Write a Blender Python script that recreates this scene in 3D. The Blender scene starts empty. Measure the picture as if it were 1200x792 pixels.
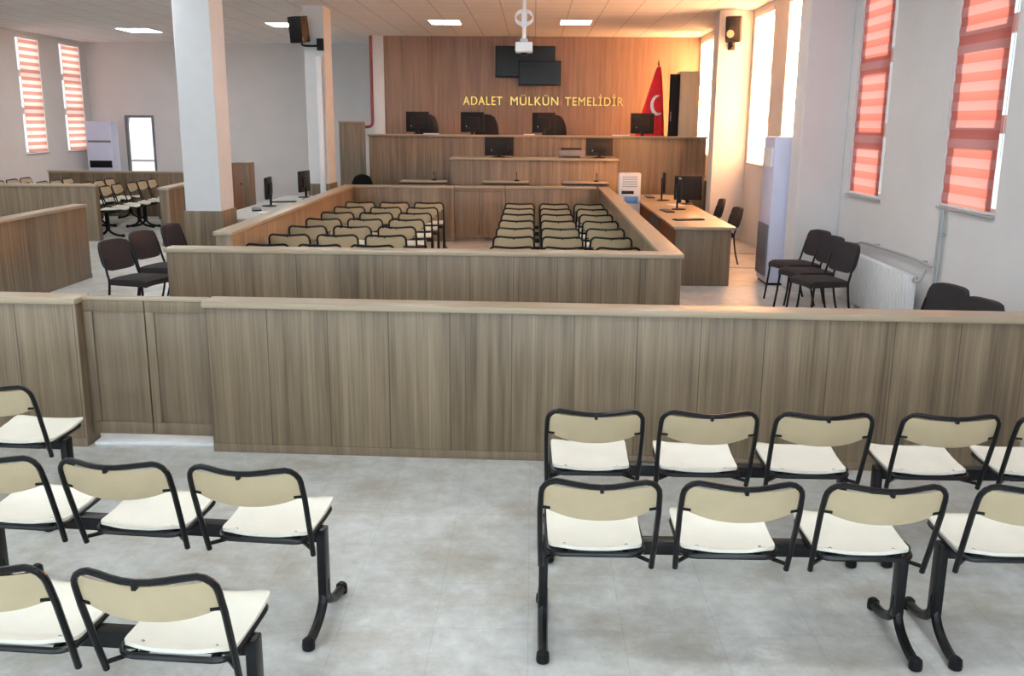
import bpy, bmesh, math, random
from mathutils import Vector, Matrix
random.seed(7)
SC = bpy.context.scene
COL = SC.collection
PI = math.pi

# ------------------------------------------------------------------ materials
def new_mat(name):
    m = bpy.data.materials.new(name); m.use_nodes = True
    nt = m.node_tree
    return m, nt, nt.nodes['Principled BSDF']

def mat(name, col, rough=.5, metal=0., bump=0., bscale=40., var=0., vscale=6., spec=.5, coat=0.):
    m, nt, b = new_mat(name)
    b.inputs['Roughness'].default_value = rough
    b.inputs['Metallic'].default_value = metal
    b.inputs['Specular IOR Level'].default_value = spec
    b.inputs['Coat Weight'].default_value = coat
    tc = nt.nodes.new('ShaderNodeTexCoord')
    n = nt.nodes.new('ShaderNodeTexNoise'); n.inputs['Scale'].default_value = vscale; n.inputs['Detail'].default_value = 4
    nt.links.new(tc.outputs['Object'], n.inputs['Vector'])
    r = nt.nodes.new('ShaderNodeMapRange')
    r.inputs[1].default_value = .3; r.inputs[2].default_value = .7
    r.inputs[3].default_value = 1 - var; r.inputs[4].default_value = 1 + var
    nt.links.new(n.outputs['Fac'], r.inputs[0])
    mx = nt.nodes.new('ShaderNodeMix'); mx.data_type = 'RGBA'; mx.blend_type = 'MULTIPLY'
    mx.inputs['Factor'].default_value = 1
    mx.inputs['A'].default_value = (*col, 1)
    nt.links.new(r.outputs[0], mx.inputs['B'])
    nt.links.new(mx.outputs['Result'], b.inputs['Base Color'])
    if bump:
        n2 = nt.nodes.new('ShaderNodeTexNoise'); n2.inputs['Scale'].default_value = bscale
        nt.links.new(tc.outputs['Object'], n2.inputs['Vector'])
        bp = nt.nodes.new('ShaderNodeBump'); bp.inputs['Strength'].default_value = bump; bp.inputs['Distance'].default_value = .01
        nt.links.new(n2.outputs['Fac'], bp.inputs['Height']); nt.links.new(bp.outputs['Normal'], b.inputs['Normal'])
    return m

def emit_mat(name, col, s):
    m = bpy.data.materials.new(name); m.use_nodes = True
    nt = m.node_tree; nt.nodes.clear()
    e = nt.nodes.new('ShaderNodeEmission'); o = nt.nodes.new('ShaderNodeOutputMaterial')
    e.inputs[0].default_value = (*col, 1); e.inputs[1].default_value = s
    nt.links.new(e.outputs[0], o.inputs[0])
    return m

def math_node(nt, op, a, b=None):
    n = nt.nodes.new('ShaderNodeMath'); n.operation = op
    for i, v in enumerate((a, b)):
        if v is None: continue
        if isinstance(v, (int, float)): n.inputs[i].default_value = v
        else: nt.links.new(v, n.inputs[i])
    return n.outputs[0]

def wood(name, dark, light, joint=.385, rough=.42, along=None, jw=.0075):
    """laminate with vertical grain (along=None) or grain along the local x axis of a rail"""
    m, nt, b = new_mat(name)
    b.inputs['Roughness'].default_value = rough
    tc = nt.nodes.new('ShaderNodeTexCoord'); s = nt.nodes.new('ShaderNodeSeparateXYZ')
    nt.links.new(tc.outputs['Object'], s.inputs[0])
    X, Y, Z = s.outputs
    if along is None:
        across = math_node(nt, 'ADD', X, Y); lon = Z
    else:
        across = math_node(nt, 'ADD', math_node(nt, 'MULTIPLY', Y, 1.), Z); lon = X
    def noise(sa, sl, det):
        c = nt.nodes.new('ShaderNodeCombineXYZ')
        nt.links.new(math_node(nt, 'MULTIPLY', across, sa), c.inputs[0])
        nt.links.new(math_node(nt, 'MULTIPLY', lon, sl), c.inputs[1])
        n = nt.nodes.new('ShaderNodeTexNoise'); n.inputs['Scale'].default_value = 1; n.inputs['Detail'].default_value = det
        n.inputs['Roughness'].default_value = .6
        nt.links.new(c.outputs[0], n.inputs['Vector']); return n.outputs['Fac']
    a = noise(13, .45, 4); f = noise(70, 1.2, 3)
    v = math_node(nt, 'ADD', math_node(nt, 'MULTIPLY', a, .62), math_node(nt, 'MULTIPLY', f, .38))
    bd = math_node(nt, 'FLOOR', math_node(nt, 'DIVIDE', across, joint))
    wn = nt.nodes.new('ShaderNodeTexWhiteNoise'); wn.noise_dimensions = '1D'
    nt.links.new(bd, wn.inputs['W'])
    v = math_node(nt, 'ADD', v, math_node(nt, 'MULTIPLY', math_node(nt, 'SUBTRACT', wn.outputs['Value'], .5), .07))
    r = nt.nodes.new('ShaderNodeValToRGB')
    r.color_ramp.elements[0].position = .34; r.color_ramp.elements[0].color = (*dark, 1)
    r.color_ramp.elements[1].position = .66; r.color_ramp.elements[1].color = (*light, 1)
    nt.links.new(v, r.inputs[0]); out = r.outputs[0]
    if joint < 5 and along is None:
        fr = math_node(nt, 'FRACT', math_node(nt, 'DIVIDE', across, joint))
        ln = math_node(nt, 'LESS_THAN', fr, jw / joint)
        mx = nt.nodes.new('ShaderNodeMix'); mx.data_type = 'RGBA'
        nt.links.new(math_node(nt, 'MULTIPLY', ln, .6), mx.inputs['Factor'])
        nt.links.new(out, mx.inputs['A']); mx.inputs['B'].default_value = (dark[0]*.35, dark[1]*.35, dark[2]*.35, 1)
        out = mx.outputs['Result']
    nt.links.new(out, b.inputs['Base Color'])
    return m

def blind_mat(name, c1, c2, period=.165, duty=.5, tr=.7):
    m = bpy.data.materials.new(name); m.use_nodes = True
    nt = m.node_tree; nt.nodes.clear()
    tc = nt.nodes.new('ShaderNodeTexCoord'); s = nt.nodes.new('ShaderNodeSeparateXYZ')
    nt.links.new(tc.outputs['Object'], s.inputs[0])
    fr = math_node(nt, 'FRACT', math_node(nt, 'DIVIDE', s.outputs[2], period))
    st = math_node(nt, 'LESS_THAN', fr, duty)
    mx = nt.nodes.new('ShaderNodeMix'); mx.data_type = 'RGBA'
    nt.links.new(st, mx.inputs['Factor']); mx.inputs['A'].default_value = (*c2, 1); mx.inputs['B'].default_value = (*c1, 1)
    t = nt.nodes.new('ShaderNodeBsdfTranslucent'); d = nt.nodes.new('ShaderNodeBsdfDiffuse')
    nt.links.new(mx.outputs['Result'], t.inputs[0]); nt.links.new(mx.outputs['Result'], d.inputs[0])
    sh = nt.nodes.new('ShaderNodeMixShader'); sh.inputs[0].default_value = tr
    nt.links.new(d.outputs[0], sh.inputs[1]); nt.links.new(t.outputs[0], sh.inputs[2])
    o = nt.nodes.new('ShaderNodeOutputMaterial'); nt.links.new(sh.outputs[0], o.inputs[0])
    return m

def glass_mat():
    m = bpy.data.materials.new('window_glass'); m.use_nodes = True
    nt = m.node_tree; nt.nodes.clear()
    t = nt.nodes.new('ShaderNodeBsdfTransparent'); g = nt.nodes.new('ShaderNodeBsdfGlossy'); g.inputs['Roughness'].default_value = .02
    t.inputs[0].default_value = (.95, .97, .97, 1)
    fz = nt.nodes.new('ShaderNodeLayerWeight'); fz.inputs['Blend'].default_value = .08
    sh = nt.nodes.new('ShaderNodeMixShader'); o = nt.nodes.new('ShaderNodeOutputMaterial')
    nt.links.new(math_node(nt, 'MULTIPLY', fz.outputs['Facing'], .12), sh.inputs[0]); nt.links.new(t.outputs[0], sh.inputs[1]); nt.links.new(g.outputs[0], sh.inputs[2])
    nt.links.new(sh.outputs[0], o.inputs[0])
    return m

def floor_mat():
    m, nt, b = new_mat('stone_floor')
    tc = nt.nodes.new('ShaderNodeTexCoord')
    def noise(sc, det, ro=.6):
        n = nt.nodes.new('ShaderNodeTexNoise'); n.inputs['Scale'].default_value = sc; n.inputs['Detail'].default_value = det
        n.inputs['Roughness'].default_value = ro
        nt.links.new(tc.outputs['Object'], n.inputs['Vector']); return n.outputs['Fac']
    def ramp(f, p0, c0, p1, c1):
        r = nt.nodes.new('ShaderNodeValToRGB')
        r.color_ramp.elements[0].position = p0; r.color_ramp.elements[0].color = (*c0, 1)
        r.color_ramp.elements[1].position = p1; r.color_ramp.elements[1].color = (*c1, 1)
        nt.links.new(f, r.inputs[0]); return r.outputs[0]
    base = ramp(noise(9, 9, .75), .3, (.46, .465, .435), .7, (.69, .705, .69))
    stain = ramp(noise(1.6, 9, .72), .46, (0, 0, 0), .68, (1, 1, 1))
    mx = nt.nodes.new('ShaderNodeMix'); mx.data_type = 'RGBA'
    nt.links.new(math_node(nt, 'MULTIPLY', stain, .85), mx.inputs['Factor'])
    nt.links.new(base, mx.inputs['A']); mx.inputs['B'].default_value = (.36, .32, .25, 1)
    br = nt.nodes.new('ShaderNodeTexBrick'); br.offset = 0; br.inputs['Scale'].default_value = 1
    br.inputs['Brick Width'].default_value = .4; br.inputs['Row Height'].default_value = .4; br.inputs['Mortar Size'].default_value = .003
    br.inputs['Color1'].default_value = (1, 1, 1, 1); br.inputs['Color2'].default_value = (.95, .95, .945, 1); br.inputs['Mortar'].default_value = (.87, .865, .85, 1)
    nt.links.new(tc.outputs['Object'], br.inputs['Vector'])
    m2 = nt.nodes.new('ShaderNodeMix'); m2.data_type = 'RGBA'; m2.blend_type = 'MULTIPLY'; m2.inputs['Factor'].default_value = 1
    nt.links.new(mx.outputs['Result'], m2.inputs['A']); nt.links.new(br.outputs['Color'], m2.inputs['B'])
    nt.links.new(m2.outputs['Result'], b.inputs['Base Color'])
    rr = nt.nodes.new('ShaderNodeMapRange'); rr.inputs[3].default_value = .25; rr.inputs[4].default_value = .5
    nt.links.new(noise(4, 4), rr.inputs[0]); nt.links.new(rr.outputs[0], b.inputs['Roughness'])
    return m

def ceiling_mat():
    m, nt, b = new_mat('ceiling_tiles')
    b.inputs['Roughness'].default_value = .8
    tc = nt.nodes.new('ShaderNodeTexCoord')
    br = nt.nodes.new('ShaderNodeTexBrick'); br.offset = 0; br.inputs['Scale'].default_value = 1
    br.inputs['Brick Width'].default_value = .6; br.inputs['Row Height'].default_value = .6; br.inputs['Mortar Size'].default_value = .008
    br.inputs['Color1'].default_value = (.86, .85, .845, 1); br.inputs['Color2'].default_value = (.83, .82, .815, 1); br.inputs['Mortar'].default_value = (.50, .47, .46, 1)
    nt.links.new(tc.outputs['Object'], br.inputs['Vector'])
    nt.links.new(br.outputs['Color'], b.inputs['Base Color'])
    return m

M = dict(
    wood=wood('oak_laminate', (.112, .076, .043), (.300, .224, .142)),
    wood_plain=wood('oak_laminate_plain', (.125, .087, .052), (.265, .198, .128), joint=99),
    rail=wood('oak_rail', (.30, .235, .155), (.44, .355, .245), along='x', rough=.32),
    panelling=wood('wall_panelling', (.17, .105, .068), (.31, .205, .138), joint=.62, jw=.006),
    pale_wood=wood('pale_cabinet_wood', (.70, .52, .31), (.82, .64, .41), joint=99),
    red_wood=wood('red_brown_wood', (.20, .10, .06), (.32, .17, .10), joint=99),
    floor=floor_mat(), ceiling=ceiling_mat(), glass=glass_mat(),
    wall=mat('painted_plaster', (.66, .655, .655), .75, var=.03, vscale=2, bump=.05, bscale=60),
    column=mat('column_paint', (.66, .67, .68), .6, var=.02),
    black=mat('black_tube', (.005, .005, .006), .3, var=.1, spec=.3),
    satin=mat('black_plastic', (.007, .007, .008), .45, var=.1, spec=.2),
    screen=mat('dark_screen', (.004, .005, .006), .2, spec=.25),
    cream=mat('cream_seat', (.83, .80, .69), .33, var=.03, vscale=9),
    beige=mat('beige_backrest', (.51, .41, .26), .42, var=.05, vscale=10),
    steel=mat('bright_steel', (.6, .6, .6), .25, 1),
    fabric=mat('brown_black_fabric', (.026, .020, .022), .9, var=.25, vscale=120, bump=.3, bscale=300),
    leather=mat('black_leather', (.006, .006, .007), .6, var=.2, bump=.1, spec=.2),
    white=mat('white_enamel', (.78, .79, .80), .4, var=.02),
    lilac=mat('pale_lilac_casing', (.60, .62, .80), .4, var=.02),
    grey=mat('grey_grille', (.16, .17, .20), .6, var=.1),
    greymetal=mat('grey_metal', (.42, .43, .44), .4, .3, var=.05),
    red=mat('red_pipe_paint', (.20, .02, .028), .4),
    flag=mat('red_flag_cloth', (.72, .015, .03), .75, var=.06, vscale=8),
    gold=mat('gold_letters', (.85, .60, .14), .3, .75),
    brass=mat('brass', (.8, .6, .3), .3, 1),
    pvc=mat('white_window_plastic', (.75, .75, .75), .35),
    paper=mat('white_paper', (.85, .85, .83), .8),
    marble=mat('white_threshold', (.72, .74, .75), .3, var=.06, vscale=12),
    desk=mat('grey_desk_top', (.50, .50, .48), .35, var=.06, vscale=10),
    blue=mat('blue_display', (.08, .25, .62), .4),
    blind=blind_mat('coral_striped_blind', (.62, .20, .165), (.64, .31, .29)),
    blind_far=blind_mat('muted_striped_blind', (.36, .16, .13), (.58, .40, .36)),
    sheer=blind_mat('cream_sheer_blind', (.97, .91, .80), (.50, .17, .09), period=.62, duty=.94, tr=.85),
    lamp_soft=emit_mat('lit_panel_soft', (1, .97, .95), 22),
    lamp=emit_mat('lit_panel', (.95, .98, 1), 33),
)

# ------------------------------------------------------------------ mesh helpers
def box(bm, x0, x1, y0, y1, z0, z1, bev=0., seg=2, mtx=None):
    r = bmesh.ops.create_cube(bm, size=1)
    vs = r['verts']
    for v in vs:
        v.co = Vector(((x0 + x1) / 2 + v.co.x * (x1 - x0), (y0 + y1) / 2 + v.co.y * (y1 - y0), (z0 + z1) / 2 + v.co.z * (z1 - z0)))
    if bev:
        es = list({e for v in vs for e in v.link_edges})
        r = bmesh.ops.bevel(bm, geom=es, offset=bev, segments=seg, affect='EDGES', profile=.6)
        vs = list({v for f in r['faces'] for v in f.verts} | {v for v in vs if v.is_valid})
    if mtx is not None: bmesh.ops.transform(bm, matrix=mtx, verts=vs)
    return vs

def tube(bm, pts, r, seg=8, closed=False, cap=True):
    pts = [Vector(p) for p in pts]; n = len(pts)
    rs = r if isinstance(r, (list, tuple)) else [r] * n
    def tang(i):
        if closed: return (pts[(i + 1) % n] - pts[i - 1]).normalized()
        return (pts[min(i + 1, n - 1)] - pts[max(i - 1, 0)]).normalized()
    t0 = tang(0); up = Vector((0, 0, 1)) if abs(t0.z) < .9 else Vector((1, 0, 0))
    nrm = (up - t0 * up.dot(t0)).normalized()
    rings = []
    for i in range(n):
        t = tang(i); nrm = (nrm - t * nrm.dot(t)).normalized(); bn = t.cross(nrm)
        rings.append([bm.verts.new(pts[i] + (nrm * math.cos(2 * PI * k / seg) + bn * math.sin(2 * PI * k / seg)) * rs[i]) for k in range(seg)])
    m = n if closed else n - 1
    for i in range(m):
        a, b = rings[i], rings[(i + 1) % n]
        for k in range(seg):
            bm.faces.new((a[k], a[(k + 1) % seg], b[(k + 1) % seg], b[k]))
    if cap and not closed:
        bm.faces.new(rings[0][::-1]); bm.faces.new(rings[-1])

def smooth_path(pts, k=4):
    """round the corners of a polyline (Catmull-Rom)"""
    P = [Vector(p) for p in pts]; out = []
    for i in range(len(P) - 1):
        a, b, c, d = P[max(i - 1, 0)], P[i], P[i + 1], P[min(i + 2, len(P) - 1)]
        for j in range(k):
            t = j / k
            out.append(.5 * ((2 * b) + (-a + c) * t + (2 * a - 5 * b + 4 * c - d) * t * t + (-a + 3 * b - 3 * c + d) * t ** 3))
    out.append(P[-1]); return out

def lathe(bm, prof, c=(0, 0, 0), seg=20):
    rings = []
    for r, z in prof:
        rings.append([bm.verts.new((c[0] + r * math.cos(2 * PI * k / seg), c[1] + r * math.sin(2 * PI * k / seg), c[2] + z)) for k in range(seg)])
    for a, b in zip(rings, rings[1:]):
        for k in range(seg): bm.faces.new((a[k], a[(k + 1) % seg], b[(k + 1) % seg], b[k]))
    bm.faces.new(rings[0][::-1]); bm.faces.new(rings[-1])

def sheet(bm, fn, nu, nv, th):
    """closed slab: fn(u,v)->(point, normal)"""
    F, B = [], []
    for j in range(nv + 1):
        f, b = [], []
        for i in range(nu + 1):
            p, nn = fn(i / nu, j / nv); p = Vector(p); nn = Vector(nn).normalized()
            f.append(bm.verts.new(p + nn * th / 2)); b.append(bm.verts.new(p - nn * th / 2))
        F.append(f); B.append(b)
    for j in range(nv):
        for i in range(nu):
            bm.faces.new((F[j][i], F[j][i + 1], F[j + 1][i + 1], F[j + 1][i]))
            bm.faces.new((B[j][i], B[j + 1][i], B[j + 1][i + 1], B[j][i + 1]))
    for i in range(nu):
        bm.faces.new((F[0][i], B[0][i], B[0][i + 1], F[0][i + 1])); bm.faces.new((F[nv][i], F[nv][i + 1], B[nv][i + 1], B[nv][i]))
    for j in range(nv):
        bm.faces.new((F[j][0], F[j + 1][0], B[j + 1][0], B[j][0])); bm.faces.new((F[j][nu], B[j][nu], B[j + 1][nu], F[j + 1][nu]))

def obj(name, bm, m, parent=None, smooth=35, loc=None, rotz=0):
    bmesh.ops.recalc_face_normals(bm, faces=bm.faces)
    for f in bm.faces: f.smooth = bool(smooth)
    if smooth:
        a = math.radians(smooth)
        for e in bm.edges:
            if len(e.link_faces) == 2 and e.calc_face_angle(0) > a: e.smooth = False
    me = bpy.data.meshes.new(name); bm.to_mesh(me); bm.free()
    me.materials.append(M[m] if isinstance(m, str) else m)
    o = bpy.data.objects.new(name, me); COL.objects.link(o)
    if parent is not None: o.parent = parent
    if loc is not None: o.location = loc
    o.rotation_euler.z = rotz
    return o

def B(): return bmesh.new()
def bx(name, m, parent, *d, bev=.003, seg=2, **k):
    bm = B(); box(bm, *d, bev=bev, seg=seg); return obj(name, bm, m, parent, **k)

def tag(o, label, cat, group=None):
    o['label'] = label; o['category'] = cat
    if group: o['group'] = group
    return o
def thing(name, label, cat, loc=(0, 0, 0), rotz=0, group=None, scale=1):
    o = bpy.data.objects.new(name, None); COL.objects.link(o)
    o.location = loc; o.rotation_euler = (0, 0, rotz); o.scale = (scale,) * 3
    o.empty_display_size = .2
    return tag(o, label, cat, group)
def dup(root, loc, rotz=0, label=None, group=None, scale=None, skip=()):
    r = root.copy(); COL.objects.link(r); r.location = loc; r.rotation_euler = (0, 0, rotz)
    if scale: r.scale = (scale,) * 3
    if label: r['label'] = label
    if group: r['group'] = group
    for ch in list(root.children):
        c = ch.copy(); COL.objects.link(c); c.parent = r
        for g in ch.children:
            if g.name.split('.')[0] in skip: continue
            d = g.copy(); COL.objects.link(d); d.parent = c
    return r
def struct(name, bm, m, parent=None, **k):
    o = obj(name, bm, m, parent, smooth=0 if 'smooth' not in k else k.pop('smooth'), **k)
    if parent is None: o['kind'] = 'structure'
    return o

# ------------------------------------------------------------------ room shell
H = 4.06
XR, XL, YB, YBL, YN = 3.86, -11.8, 23.0, 25.4, -4.2
bm = B(); box(bm, XL - .4, XR + .4, YN - .4, YBL + .4, -.2, 0); struct('floor', bm, 'floor')
bm = B(); box(bm, XL - .4, XR + .4, YN - .4, YBL + .4, H, H + .2); struct('ceiling', bm, 'ceiling')

def wall_with_holes(name, x0, x1, y0, y1, holes, m='wall', axis='y'):
    """slab running along y (or x when axis='x'); holes: (a0,a1,z0,z1)"""
    bm = B(); cur = y0 if axis == 'y' else x0; end = y1 if axis == 'y' else x1
    def seg(a, b, z0, z1):
        if b - a < 1e-4 or z1 - z0 < 1e-4: return
        if axis == 'y': box(bm, x0, x1, a, b, z0, z1)
        else: box(bm, a, b, y0, y1, z0, z1)
    for a0, a1, z0, z1 in sorted(holes):
        seg(cur, a0, 0, H); seg(a0, a1, 0, z0); seg(a0, a1, z1, H); cur = a1
    seg(cur, end, 0, H)
    return struct(name, bm, m)

# (y0, y1, sill, blind material, seen in the photo, label of its blind)
RW = [
    (7.97, 9.09, 1.33, 'blind', 'coral striped window blind above the visitor chair pair, nearest window of the right wall'),
    (10.63, 11.74, 1.26, 'blind', 'coral striped window blind above the radiator on the right wall'),
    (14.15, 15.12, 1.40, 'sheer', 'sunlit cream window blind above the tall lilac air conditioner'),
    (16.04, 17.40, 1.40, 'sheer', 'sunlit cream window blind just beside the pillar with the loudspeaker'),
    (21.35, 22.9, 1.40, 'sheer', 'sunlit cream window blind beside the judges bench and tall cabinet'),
    (4.9, 6.1, 1.30, 'blind', None), (1.2, 2.4, 1.30, 'blind', None),
]
WT = 3.97
wall_with_holes('wall_right', XR, XR + .4, YN, YB + .4, [(a, b, s, WT) for a, b, s, _, _ in RW])
LW = [
    (21.98, 23.0, 1.28, 'blind_far', 'coral striped blind on the far left wall, the one nearer the viewer'),
    (23.99, 25.05, 1.28, 'blind_far', 'coral striped blind on the far left wall, in the corner behind the air conditioner'),
]
wall_with_holes('wall_left', XL - .4, XL, YN, YBL + .4, [(a, b, s, WT) for a, b, s, _, _ in LW])
RR = [(-10.5, -8.0, .9, 3.6), (-6.5, -3.5, .9, 3.6), (-2.3, 0.7, .9, 3.6), (1.3, 3.3, .9, 3.6)]
wall_with_holes('wall_rear', XL, XR, YN - .4, YN, RR, axis='x')
DOOR = (-10.9, -10.12, 0, 2.21)
wall_with_holes('wall_back_left', XL, -3.81, YBL, YBL + .4, [DOOR], axis='x')
bm = B(); box(bm, -3.81, -3.57, YB - .06, YBL + .4, 0, H); struct('wall_back_return', bm, 'wall')
bm = B(); box(bm, -3.57, XR, YB, YB + .4, 0, H); struct('wall_back', bm, 'panelling')

def window(n, axis, wx, a0, a1, z0, z1, d, bar_z=(), posts=(), near=.055):
    """frame in the depth of the wall; d=+1 wall lies toward +x (or -y for 'x' walls)"""
    bm = B(); f = .055
    c = wx + d * .22
    def b(p0, p1, q0, q1, t=.03):
        if axis == 'y': box(bm, c - t, c + t, p0, p1, q0, q1, bev=.006)
        else: box(bm, p0, p1, c - t, c + t, q0, q1, bev=.006)
    b(a0, a0 + near, z0, z1); b(a1 - f, a1, z0, z1); b(a0 + near, a1 - f, z0, z0 + f); b(a0 + near, a1 - f, z1 - f, z1)
    for z in bar_z: b(a0 + near, a1 - f, z - .08, z + .08, .028)
    for p in posts: b(p - .04, p + .04, z0 + f, z1 - f, .026)
    w = struct('window_%d' % n, bm, 'pvc')
    bm = B()
    if axis == 'y': box(bm, c - .004, c + .004, a0 + near, a1 - f, z0 + f, z1 - f)
    else: box(bm, a0 + f, a1 - f, c - .004, c + .004, z0 + f, z1 - f)
    struct('window_pane', bm, 'glass', w)
    bm = B()
    if axis == 'y': box(bm, min(wx - d * .03, wx + d * .17), max(wx - d * .03, wx + d * .17), a0 + .002, a1 - .002, z0 - .0, z0 + .025, bev=.006)
    else: box(bm, a0 + .002, a1 - .002, min(wx - d * .03, wx + d * .17), max(wx - d * .03, wx + d * .17), z0, z0 + .025, bev=.006)
    struct('window_sill', bm, 'greymetal', w)
    return w

def blind(wx, d, a0, a1, z0, z1, m, label, group):
    per, amp = .165, .005
    gap = .12 if label.find('before the barrier') < 0 else .004
    t = thing('window_blind', label, 'window blind', (wx + d * .02, (a0 + a1) / 2, 0), 0, group)
    hw = (a1 - a0) / 2
    bm = B(); nz = int((z1 - z0 - .1) / .02)
    def fn(u, v):
        z = z0 + .05 + (z1 - .06 - z0 - .05) * v
        wob = amp * math.sin(2 * PI * z / per)
        g = .012 + .012 * math.sin(2 * PI * z / per)
        return ((wob, -hw + gap + g * (gap > .01) + (2 * hw - .006 - gap - g * (gap > .01)) * u, z), (1, 0, 0))
    rows = []
    for j in range(nz + 1):
        rows.append([bm.verts.new(fn(i / 3, j / nz)[0]) for i in range(4)])
    for j in range(nz):
        for i in range(3): bm.faces.new((rows[j][i], rows[j][i + 1], rows[j + 1][i + 1], rows[j + 1][i]))
    obj('blind_fabric', bm, m, t, smooth=60)
    bm = B(); box(bm, -.03, .03, -hw + .02, hw - .02, z1 - .065, z1 - .003, bev=.01); obj('head_rail', bm, 'pvc', t)
    bm = B(); box(bm, -.012, .012, -hw + .03, hw - .02, z0 + .03, z0 + .052, bev=.004); obj('bottom_bar', bm, 'pvc', t)
    bm = B(); tube(bm, [(-.02, -hw + .03, z1 - .06), (-.022, -hw + .03, z0 + .5)], .003, 5); obj('pull_chain', bm, 'pvc', t)
    return t

wn = 1
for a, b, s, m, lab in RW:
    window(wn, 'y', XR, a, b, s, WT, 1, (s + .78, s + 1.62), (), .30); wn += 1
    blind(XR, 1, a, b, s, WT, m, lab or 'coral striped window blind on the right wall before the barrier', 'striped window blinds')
for a, b, s, m, lab in LW:
    window(wn, 'y', XL, a, b, s, WT, -1, (s + 1.0, s + 1.85)); wn += 1
    blind(XL, -1, a, b, s, WT, m, lab, 'striped window blinds')
for a, b, z0, z1 in RR:
    window(wn, 'x', YN, a, b, z0, z1, -1, (2.4,), ((a + b) / 2,)); wn += 1

# glazed door at the far left, standing in the wall with its frame
bm = B(); x0, x1, z1 = DOOR[0], DOOR[1], DOOR[3]
for d in ((x0, x0 + .06), (x1 - .06, x1)): box(bm, d[0], d[1], YBL - .02, YBL + .1, 0, z1, bev=.005)
box(bm, x0 + .06, x1 - .06, YBL - .02, YBL + .1, z1 - .06, z1, bev=.005)
dr = struct('door_1', bm, 'grey')
bm = B(); box(bm, x0 + .06, x1 - .06, YBL + .03, YBL + .07, 1.0, 1.05); box(bm, x0 + .06, x1 - .06, YBL + .03, YBL + .07, 0, .12); struct('door_rail', bm, 'pvc', dr)
bm = B(); box(bm, x0 + .06, x1 - .06, YBL + .045, YBL + .053, .12, z1 - .06); struct('door_pane', bm, 'glass', dr)

# pillars
def column(x0, x1, y0, y1, plinth):
    bm = B(); box(bm, x0, x1, y0, y1, 0, H, bev=.012); c = struct('column', bm, 'column' if plinth else 'wall')
    if plinth:
        bm = B(); g = .02
        box(bm, x0 - g, x1 + g, y0 - g, y0 - .001, 0, plinth); box(bm, x0 - g, x1 + g, y1 + .001, y1 + g, 0, plinth)
        box(bm, x0 - g, x0 - .001, y0 - .001, y1 + .001, 0, plinth); box(bm, x1 + .001, x1 + g, y0 - .001, y1 + .001, 0, plinth)
        struct('column_plinth', bm, 'wood', c)
column(-4.42, -3.96, 11.9, 12.42, .97)
column(-4.06, -3.70, 17.1, 17.72, .99)
column(3.31, XR - .001, 11.98, 12.42, 0)
column(3.26, XR - .001, 17.55, 18.0, 0)
bm = B(); box(bm, XL, XL + .015, YN, YBL, 0, .1); struct('baseboard_left', bm, 'white')
bm = B(); box(bm, XR - .015, XR, YN, 11.94, 0, .09); struct('baseboard_right', bm, 'white')

# ------------------------------------------------------------------ wooden barriers
def barrier(name, label, p0, p1, t=.16, h=.99, group='wooden barriers', cat='wooden barrier', rail_over=(.018, .018), m='wood', zplinth=.055):
    """runs p0->p1; local x along, local y from 0 (face on the right hand of the run) to t"""
    dx, dy = p1[0] - p0[0], p1[1] - p0[1]; L = math.hypot(dx, dy)
    r = thing(name, label, cat, (p0[0], p0[1], 0), math.atan2(dy, dx), group)
    bx('panel', m, r, 0, L, 0, t, zplinth, h - .042, bev=.002)
    bm = B(); box(bm, -rail_over[0], L + rail_over[1], -.022, t + .022, h - .042, h, bev=.012, seg=3); obj('top_rail', bm, 'rail', r)
    bx('plinth', 'wood_plain', r, .0, L, -.008, t + .008, 0, zplinth, bev=.003)
    return r

def bl(x): return 5.73 - .040 * (x + 2.05)         # face line of the public barrier
barrier('wooden_barrier', 'long oak barrier running across the hall behind the front benches', (-2.05, bl(-2.05)), (3.0, bl(3.0)))
barrier('wooden_barrier', 'short oak barrier left of the double swing gate', (-6.0, bl(-6.0) + .02), (-2.90, bl(-2.9) + .02), rail_over=(0, .012))
# double swing gate
gx0, gx1 = -2.885, -2.066
g = thing('barrier_gate', 'low oak double gate between the two public barriers', 'gate', (gx0, bl(gx0) + .09, 0), math.atan2(-.04, 1))
GL = gx1 - gx0
for a, b in ((.006, GL / 2 - .004), (GL / 2 + .004, GL - .006)):
    bm = B(); box(bm, a, b, 0, .04, .075, .965, bev=.003); lf = obj('gate_leaf', bm, 'wood_plain', g)
    bm = B()
    for d in ((a, b, .895, .965), (a, b, .075, .155)): box(bm, d[0], d[1], -.012, -.0005, d[2], d[3], bev=.003)
    for d in ((a, a + .055), (b - .055, b)): box(bm, d[0], d[1], -.012, -.0005, .156, .894, bev=.003)
    obj('gate_frame', bm, 'wood_plain', lf)
bm = B(); box(bm, 0, GL, -.01, .05, .9655, .99, bev=.006); obj('gate_capping', bm, 'rail', g)
bm = B(); box(bm, gx0 + .01, gx1 - .01, 5.82, 6.0, 0, .02, bev=.004); struct('trim_threshold', bm, 'marble', smooth=35)

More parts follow.
